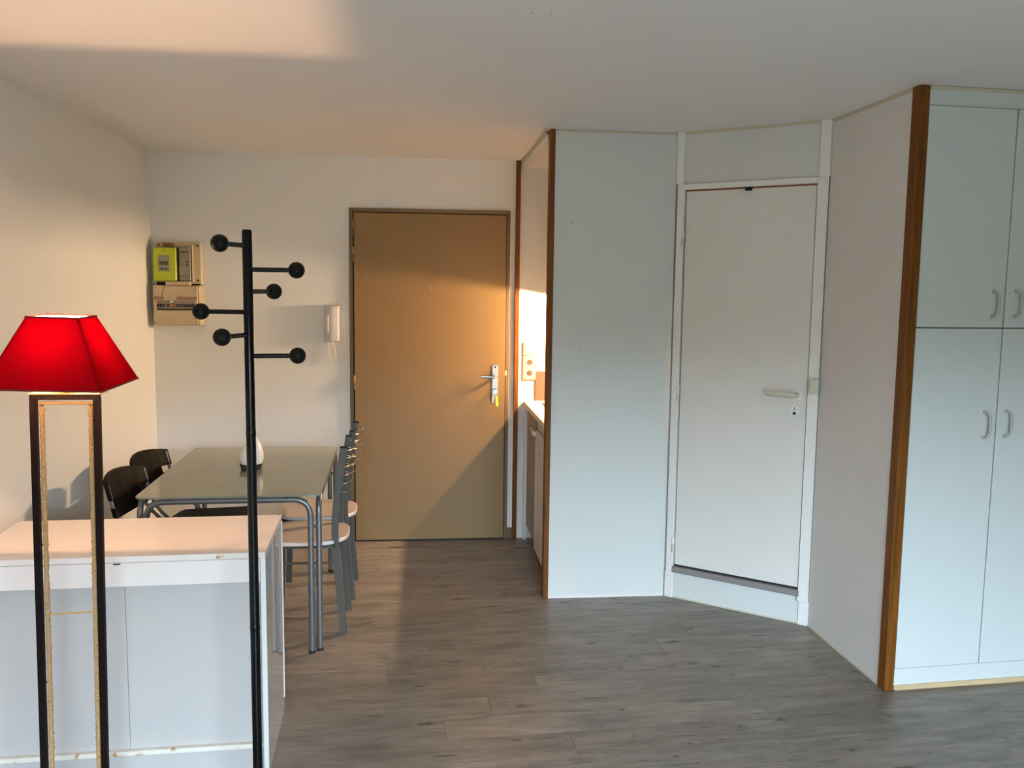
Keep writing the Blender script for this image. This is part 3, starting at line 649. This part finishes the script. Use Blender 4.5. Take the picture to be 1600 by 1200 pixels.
cbx('inner_floor', -CW+0.0165, -0.0165, 0.030, CD-0.02, 0.078, 0.094, 'chipedge')
cbx('kick_board', -CW+0.0165, -0.0165, 0.034, 0.048, 0.0, 0.078, 'backboard')

# ------------------------------------------------------------------ floor lamp with red shade
LY = 2.50
lp = tag(empty('floor_lamp', (-0.986, LY, 0)), 'floor lamp with glowing red pyramid shade on a dark frame with rope', 'lamp')
def lx(z): return 0.021*z/1.285          # the stand leans slightly to the right
lb = obj('base', prism(rrect(-0.13, 0.13, -0.11, 0.11, 0.02), 0.0, 0.018, 0.003, 2), M['lampwood'], lp)
for s in (-1, 1):
    x = s*0.083
    obj('post', sweep([(x+lx(0.018), 0, 0.018), (x+lx(1.278), 0, 1.278)], rect(0.016, 0.017), up=Vector((0, 1, 0))), M['lampwood'], lp)
obj('top_bar', box(-0.091+lx(1.28), 0.091+lx(1.28), -0.009, 0.008, 1.272, 1.286, 0.001), M['lampwood'], lp)
obj('top_plate', box(-0.092+lx(1.28), 0.092+lx(1.28), -0.010, 0.065, 1.286, 1.290, 0.001), M['wire'], lp)
for x, nm in ((-0.062, 'rope_post'), (0.066, 'rope_post')):
    b = bmesh.new(); path = []; n_ = 105
    zs = [0.05+(1.255-0.05)*i/(n_*2) for i in range(n_*2+1)]
    path = [(x+lx(z)+0.0006*math.sin(i*1.7), 0.0006*math.cos(i*2.3), z) for i, z in enumerate(zs)]
    # wound rope: alternating thick and thin rings
    rings = []
    for i, p in enumerate(path):
        r_ = 0.0072 if i % 2 == 0 else 0.0060
        r_ *= 1+0.12*rng.uniform(-1, 1)
        rings.append([b.verts.new((p[0]+r_*math.cos(t*math.pi/5), p[1]+r_*math.sin(t*math.pi/5), p[2]+0.0025*math.sin(t*math.pi/5))) for t in range(10)])
    for A_, B_ in zip(rings, rings[1:]):
        for t in range(10): b.faces.new((A_[t], A_[(t+1) % 10], B_[(t+1) % 10], B_[t]))
    b.faces.new(rings[0][::-1]); b.faces.new(rings[-1])
    obj(nm, b, M['rope'], lp, True)
obj('cross_bar', tube([(-0.070+lx(1.26), 0, 1.262), (0.074+lx(1.26), 0, 1.262)], 0.004, n=10), M['wire'], lp, True)
obj('cross_bar', tube([(-0.062+lx(.668), 0, 0.665), (0.066+lx(.668), 0, 0.671)], 0.0026, n=8), M['wire'], lp, True)
obj('cross_bar', tube([(-0.062+lx(.06), 0, 0.06), (0.066+lx(.06), 0, 0.06)], 0.004, n=8), M['wire'], lp, True)
for z in (0.867, 0.470):
    obj('pin', tube([(-0.083+lx(z), 0, z-0.002), (-0.066+lx(z), 0, z-0.002)], 0.0022, n=8), M['lampwood'], lp)
    obj('pin', tube([(0.083+lx(z), 0, z+0.004), (0.068+lx(z), 0, z+0.004)], 0.0022, n=8), M['lampwood'], lp)
SX = 0.020     # shade centre in lamp coordinates
obj('socket', cyl((SX, 0.004, 1.336), (0, 0, 1), 0.009, 0.094, n=18, bev=0.003), M['white'], lp, True)
bl = obj('bulb', lathe([(0, 1.403), (0.004, 1.404), (0.005, 1.407), (0.005, 1.416), (0.004, 1.419), (0, 1.420)], 14, mat=Matrix.Translation((SX, 0.004, 0))), M['bulb'], lp, True)
obj('bulb_stem', cyl((SX, 0.004, 1.393), (0, 0, 1), 0.003, 0.022, n=10), M['white'], lp, True)
SM = Matrix.Translation((SX, 0, 1.405)) @ Matrix.Rotation(R(1.2), 4, 'Y') @ Matrix.Rotation(R(1.0), 4, 'X')
def frustum(hb_, ht, zb, zt, open_=True):
    b = bmesh.new()
    N = 8
    def ring(h_, z):
        pts = []
        for (xa, ya), (xb, yb) in zip(((-h_, -h_), (h_, -h_), (h_, h_), (-h_, h_)), ((h_, -h_), (h_, h_), (-h_, h_), (-h_, -h_))):
            for k_ in range(N): pts.append(b.verts.new(SM @ Vector((xa+(xb-xa)*k_/N, ya+(yb-ya)*k_/N, z))))
        return pts
    rs = [ring(hb_+(ht-hb_)*q/N, zb+(zt-zb)*q/N) for q in range(N+1)]
    for P_, Q_ in zip(rs, rs[1:]):
        for k_ in range(len(P_)): b.faces.new((P_[k_], P_[(k_+1) % len(P_)], Q_[(k_+1) % len(P_)], Q_[k_]))
    return b
ZB, ZT = -0.089, 0.094
sh = obj('lamp_shade', frustum(0.1500, 0.0665, ZB, ZT), M['shade'], lp)
obj('shade_lining', frustum(0.1475, 0.0642, ZB+0.001, ZT-0.001), M['lining'], sh)
for h_, z in ((0.1500, ZB), (0.0665, ZT)):
    obj('edge_binding', tube([SM @ Vector(p) for p in ((-h_, -h_, z), (0, -h_, z), (h_, -h_, z), (h_, 0, z), (h_, h_, z), (0, h_, z), (-h_, h_, z), (-h_, 0, z))], 0.0026, n=8, closed=True, up=Vector((0, 0, 1))), M['shadetrim'], sh)
for sx, sy in ((-1, -1), (1, -1), (1, 1), (-1, 1)):
    obj('corner_wire', tube([SM @ Vector((sx*0.1450, sy*0.1450, ZB)), SM @ Vector((sx*0.0615, sy*0.0615, ZT))], 0.0014, n=8), M['shadetrim'], sh)
# the carrier that holds the shade on the socket
sc = tube([SM @ Vector((-0.15, -0.15, ZB)), (SX-0.012, -0.01, 1.332)], 0.0015, n=6); sc = tube([SM @ Vector((0.15, 0.15, ZB)), (SX+0.012, 0.018, 1.332)], 0.0015, sc, n=6)
obj('shade_carrier', sc, M['steel'], lp)

# ------------------------------------------------------------------ black coat stand
SY = 2.57; SX0 = -0.4855
cs = tag(empty('coat_stand', (SX0, SY, 0)), 'black metal coat stand with six ball-tipped arms in front of the cabinet', 'coat stand')
obj('base', lathe([(0, 0), (0.165, 0), (0.172, 0.006), (0.168, 0.016), (0.06, 0.026), (0.022, 0.034), (0.016, 0.05), (0, 0.05)], 48), M['black'], cs, True)
obj('pole', lathe([(0, 0.03), (0.0138, 0.03), (0.0138, 1.738), (0.012, 1.744), (0, 1.745)], 28), M['black'], cs, True)
for z in (0.585, 1.165): obj('pole_collar', lathe([(0.0138, z-0.008), (0.0146, z-0.006), (0.0146, z+0.006), (0.0138, z+0.008)], 24), M['black'], cs, True)
for z, ang, ln in ((1.699, 253, 0.150), (1.633, 8, 0.134), (1.571, 71, 0.150), (1.513, 172, 0.137), (1.449, 252, 0.145), (1.388, 8, 0.134)):
    d = Vector((math.cos(R(ang)), math.sin(R(ang)), 0.0))
    ar = obj('arm', tube([d*0.010+Vector((0, 0, z)), d*(ln-0.015)+Vector((0, 0, z))], 0.0068, n=12, up=Vector((0, 0, 1))), M['black'], cs, True)
    b = bmesh.new(); bmesh.ops.create_uvsphere(b, u_segments=24, v_segments=16, radius=0.0238)
    bmesh.ops.translate(b, verts=b.verts[:], vec=d*ln+Vector((0, 0, z)))
    obj('ball', b, M['ball'], ar, True)

# ------------------------------------------------------------------ glass dining table
TR = R(1.6); TC = Vector((-0.818, 4.297))
tb = tag(empty('glass_dining_table', (TC.x, TC.y, 0), TR), 'glass-topped dining table on double grey tube legs in the back corner', 'table')
TW, TL, TZ = 0.760, 1.150, 0.706
tp2 = obj('glass_top', prism(rrect(-TW/2, TW/2, -TL/2, TL/2, 0.035), TZ-0.008, TZ, 0.0015, 2), M['glass'], tb)
x1, y1 = TW/2-0.044, TL/2-0.020
zt = 0.682
obj('end_frame', tube(round_path([(-x1, -y1, 0), (-x1, -y1, zt), (x1, -y1, zt), (x1, -y1, 0)], 0.075), 0.0130, n=14), M['greypaint'], tb, True)
obj('end_frame', tube(round_path([(-x1, y1, 0), (-x1, y1, zt), (x1, y1, zt), (x1, y1, 0)], 0.075), 0.0130, n=14), M['greypaint'], tb, True)
x2, y2 = x1+0.032, y1-0.026
obj('side_frame', tube(round_path([(-x2, -y2, 0), (-x2, -y2, zt), (-x2, y2, zt), (-x2, y2, 0)], 0.075), 0.0130, n=14, up=Vector((1, 0.1, 0.1))), M['greypaint'], tb, True)
obj('side_frame', tube(round_path([(x2, -y2, 0), (x2, -y2, zt), (x2, y2, zt), (x2, y2, 0)], 0.075), 0.0130, n=14, up=Vector((1, 0.1, 0.1))), M['greypaint'], tb, True)
for sx in (-1, 1):
    for sy in (-1, 1):
        for z in (0.18, 0.56):
            obj('spacer', tube([(sx*x1, sy*y1, z), (sx*x2, sy*y2, z)], 0.006, n=8), M['greypaint'], tb)
        obj('foot_cap', cyl((sx*x1, sy*y1, 0.006), (0, 0, 1), 0.0140, 0.012, n=14), M['rubber'], tb)
        obj('foot_cap', cyl((sx*x2, sy*y2, 0.006), (0, 0, 1), 0.0140, 0.012, n=14), M['rubber'], tb)
        obj('glass_pad', cyl((sx*(x1-0.10), sy*y1, 0.6955), (0, 0, 1), 0.012, 0.005, n=14), M['rubber'], tb)

df = tag(empty('aroma_diffuser', (-0.812, 4.285, TZ)), 'white teardrop aroma diffuser standing on the glass table', 'diffuser')
SK = Matrix(((0.93, 0, 0.10, 0), (0, 0.93, 0, 0), (0, 0, 1, 0), (0, 0, 0, 1)))
obj('shell', lathe([(0.0, 0.022), (0.050, 0.022), (0.0565, 0.034), (0.0585, 0.050), (0.0565, 0.072), (0.050, 0.096), (0.040, 0.120), (0.029, 0.139), (0.019, 0.150), (0.012, 0.153), (0.009, 0.148), (0, 0.146)], 36, mat=SK), M['white'], df, True)
obj('base', lathe([(0, 0.0), (0.044, 0.0), (0.048, 0.004), (0.053, 0.020), (0.0545, 0.0285), (0.0, 0.0285)], 36), M['diffuserdark'], df, True)

# ------------------------------------------------------------------ grey metal chairs with wire backs (local front = +x)
def metal_chair(label):
    t = tag(empty('wire_back_chair'), label, 'chair', 'grey metal chairs on the door side of the table')
    for s in (-1, 1):
        rear = smooth_path([(-0.190, s*0.152, 0.0), (-0.172, s*0.152, 0.22), (-0.156, s*0.152, 0.45), (-0.160, s*0.152, 0.58), (-0.178, s*0.152, 0.74), (-0.196, s*0.152, 0.868)], 6)
        obj('leg', sweep(rear, rect(0.018, 0.030), up=Vector((0, 1, 0))), M['darkgrey'], t)
        front = [(0.165, s*0.152, 0.0), (0.150, s*0.152, 0.425)]
        obj('leg', sweep(front, rect(0.018, 0.030), up=Vector((0, 1, 0))), M['darkgrey'], t)
        obj('stretcher', tube([(-0.160, s*0.152, 0.335), (0.152, s*0.152, 0.335)], 0.006, n=8), M['darkgrey'], t)
        obj('seat_rail', box(-0.158, 0.158, s*0.152-0.009, s*0.152+0.009, 0.405, 0.4245), M['darkgrey'], t)
        obj('post_cap', box(-0.213, -0.181, s*0.152-0.010, s*0.152+0.010, 0.864, 0.872, 0.002), M['rubber'], t)
    obj('seat_rail', box(0.140, 0.158, -0.152, 0.152, 0.405, 0.4245), M['darkgrey'], t)
    obj('seat_rail', box(-0.166, -0.148, -0.152, 0.152, 0.405, 0.4245), M['darkgrey'], t)
    pts = []
    for k_ in range(40):
        a_ = 2*math.pi*k_/40; c_, s_ = math.cos(a_), math.sin(a_); p_ = 2/2.9
        pts.append((-0.008+0.200*math.copysign(abs(c_)**p_, c_), 0.190*math.copysign(abs(s_)**p_, s_)))
    se = obj('seat', prism(pts, 0.4255, 0.440, 0.002, 1), M['seatedge'], t)
    obj('seat_surface', prism([(-0.008+(x+0.008)*0.985, y*0.985) for x, y in pts], 0.440, 0.4425, 0.001, 1), M['seatwood'], se)
    for z in (0.655, 0.695, 0.735, 0.775, 0.815, 0.850):
        xp = -0.160-0.036*((z-0.58)/0.288)**1.2
        obj('back_wire', tube(smooth_path([(xp, -0.150, z), (xp-0.030, -0.110, z-0.002), (xp-0.052, 0, z-0.004), (xp-0.030, 0.110, z-0.002), (xp, 0.150, z)], 6), 0.0032, n=8, up=Vector((0, 0, 1))), M['chrome'], t, True)
    return t
c1 = metal_chair('grey metal wire-back chair nearer the white cabinet, wooden seat tucked under the table')
c1.location = (-0.540, 4.113, 0); c1.rotation_euler = (0, 0, R(180))
c2 = copy_tree(c1); c2['label'] = 'grey metal wire-back chair farther back, closest to the entrance door hinges'
c2.location = (-0.535, 4.550, 0); c2.rotation_euler = (0, 0, R(181))

# ------------------------------------------------------------------ black folding chairs by the left wall (local front = +x)
def slotted_back(t):
    """curved plastic backrest: a grid bent backwards, leaving a slot near each end"""
    ys = [-0.195, -0.178, -0.125, -0.06, 0.0, 0.06, 0.125, 0.178, 0.195]
    zs_ = [0.0, 0.055, 0.098, 0.14, 0.20]
    def P(y, zf, off):
        q = abs(y)/0.195
        lo = -0.010+0.022*q*q; hi = 0.182-0.022*q*q
        z = lo+(hi-lo)*(zf/0.20)
        x = -0.205-0.042*(1-q*q)-0.26*z-off
        return Vector((x, y, 0.588+z))
    b = bmesh.new(); g = {}
    for k_, off in ((0, 0.0), (1, 0.020)):
        for i, y in enumerate(ys):
            for j, zf in enumerate(zs_): g[k_, i, j] = b.verts.new(P(y, zf, off))
    hole = {(0, 1), (1, 1), (6, 1), (7, 1)}
    ni, nj = len(ys)-1, len(zs_)-1
    fc = set((i, j) for i in range(ni) for j in range(nj))-hole
    for i, j in fc:
        b.faces.new([g[0, i, j], g[0, i+1, j], g[0, i+1, j+1], g[0, i, j+1]])
        b.faces.new([g[1, i, j+1], g[1, i+1, j+1], g[1, i+1, j], g[1, i, j]])
        for (a_, c_, e1, e2) in ((i-1, j, (i, j), (i, j+1)), (i+1, j, (i+1, j), (i+1, j+1)), (i, j-1, (i, j), (i+1, j)), (i, j+1, (i, j+1), (i+1, j+1))):
            if (a_, c_) not in fc: b.faces.new([g[0, e1[0], e1[1]], g[0, e2[0], e2[1]], g[1, e2[0], e2[1]], g[1, e1[0], e1[1]]])
    o = obj('backrest', b, M['blackplastic'], t)
    return o
def folding_chair(label):
    t = tag(empty('folding_chair'), label, 'chair', 'black folding chairs by the left wall')
    slotted_back(t)
    seat = [(-0.150, -0.160), (0.165, -0.172), (0.205, -0.150), (0.215, 0.0), (0.205, 0.150), (0.165, 0.172), (-0.150, 0.160), (-0.165, 0.12), (-0.165, -0.12)]
    obj('seat', prism(seat, 0.0, 0.022, 0.006, 2, mat=Matrix.Translation((0, 0, 0.432)) @ Matrix.Rotation(R(-3.5), 4, 'Y')), M['blackplastic'], t)
    for s in (-1, 1):
        y = s*0.184
        path = smooth_path([(0.215, s*0.185, 0.0), (0.10, y, 0.22), (-0.075, y, 0.43), (-0.175, y, 0.53), (-0.219, y, 0.60), (-0.255, y, 0.738)], 6)
        obj('leg', sweep(path, [(0.006*math.cos(a_*math.pi/6), 0.0085*math.sin(a_*math.pi/6)) for a_ in range(12)], up=Vector((0, 1, 0))), M['greypaint'], t, True)
        y = s*0.150
        path = smooth_path([(-0.245, y, 0.0), (-0.165, y, 0.25), (-0.03, y, 0.425)], 6)
        obj('leg', sweep(path, [(0.006*math.cos(a_*math.pi/6), 0.012*math.sin(a_*math.pi/6)) for a_ in range(12)], up=Vector((0, 1, 0))), M['greypaint'], t, True)
        obj('hinge_bolt', cyl((-0.062, s*0.163, 0.425), (0, 1, 0), 0.006, 0.03, n=10), M['steel'], t)
    obj('stretcher', tube([(0.165, -0.182, 0.10), (0.165, 0.182, 0.10)], 0.007, n=8), M['greypaint'], t)
    obj('stretcher', tube([(-0.215, -0.150, 0.09), (-0.215, 0.150, 0.09)], 0.007, n=8), M['greypaint'], t)
    return t
f1 = folding_chair('black plastic folding chair nearer the white cabinet, slotted backrest overlapping the other')
f1.location = (-1.045, 3.965, 0); f1.rotation_euler = (0, 0, R(-6))
f2 = copy_tree(f1); f2['label'] = 'black plastic folding chair farther back toward the meter board corner'
f2.location = (-1.065, 4.375, 0); f2.rotation_euler = (0, 0, R(-7))
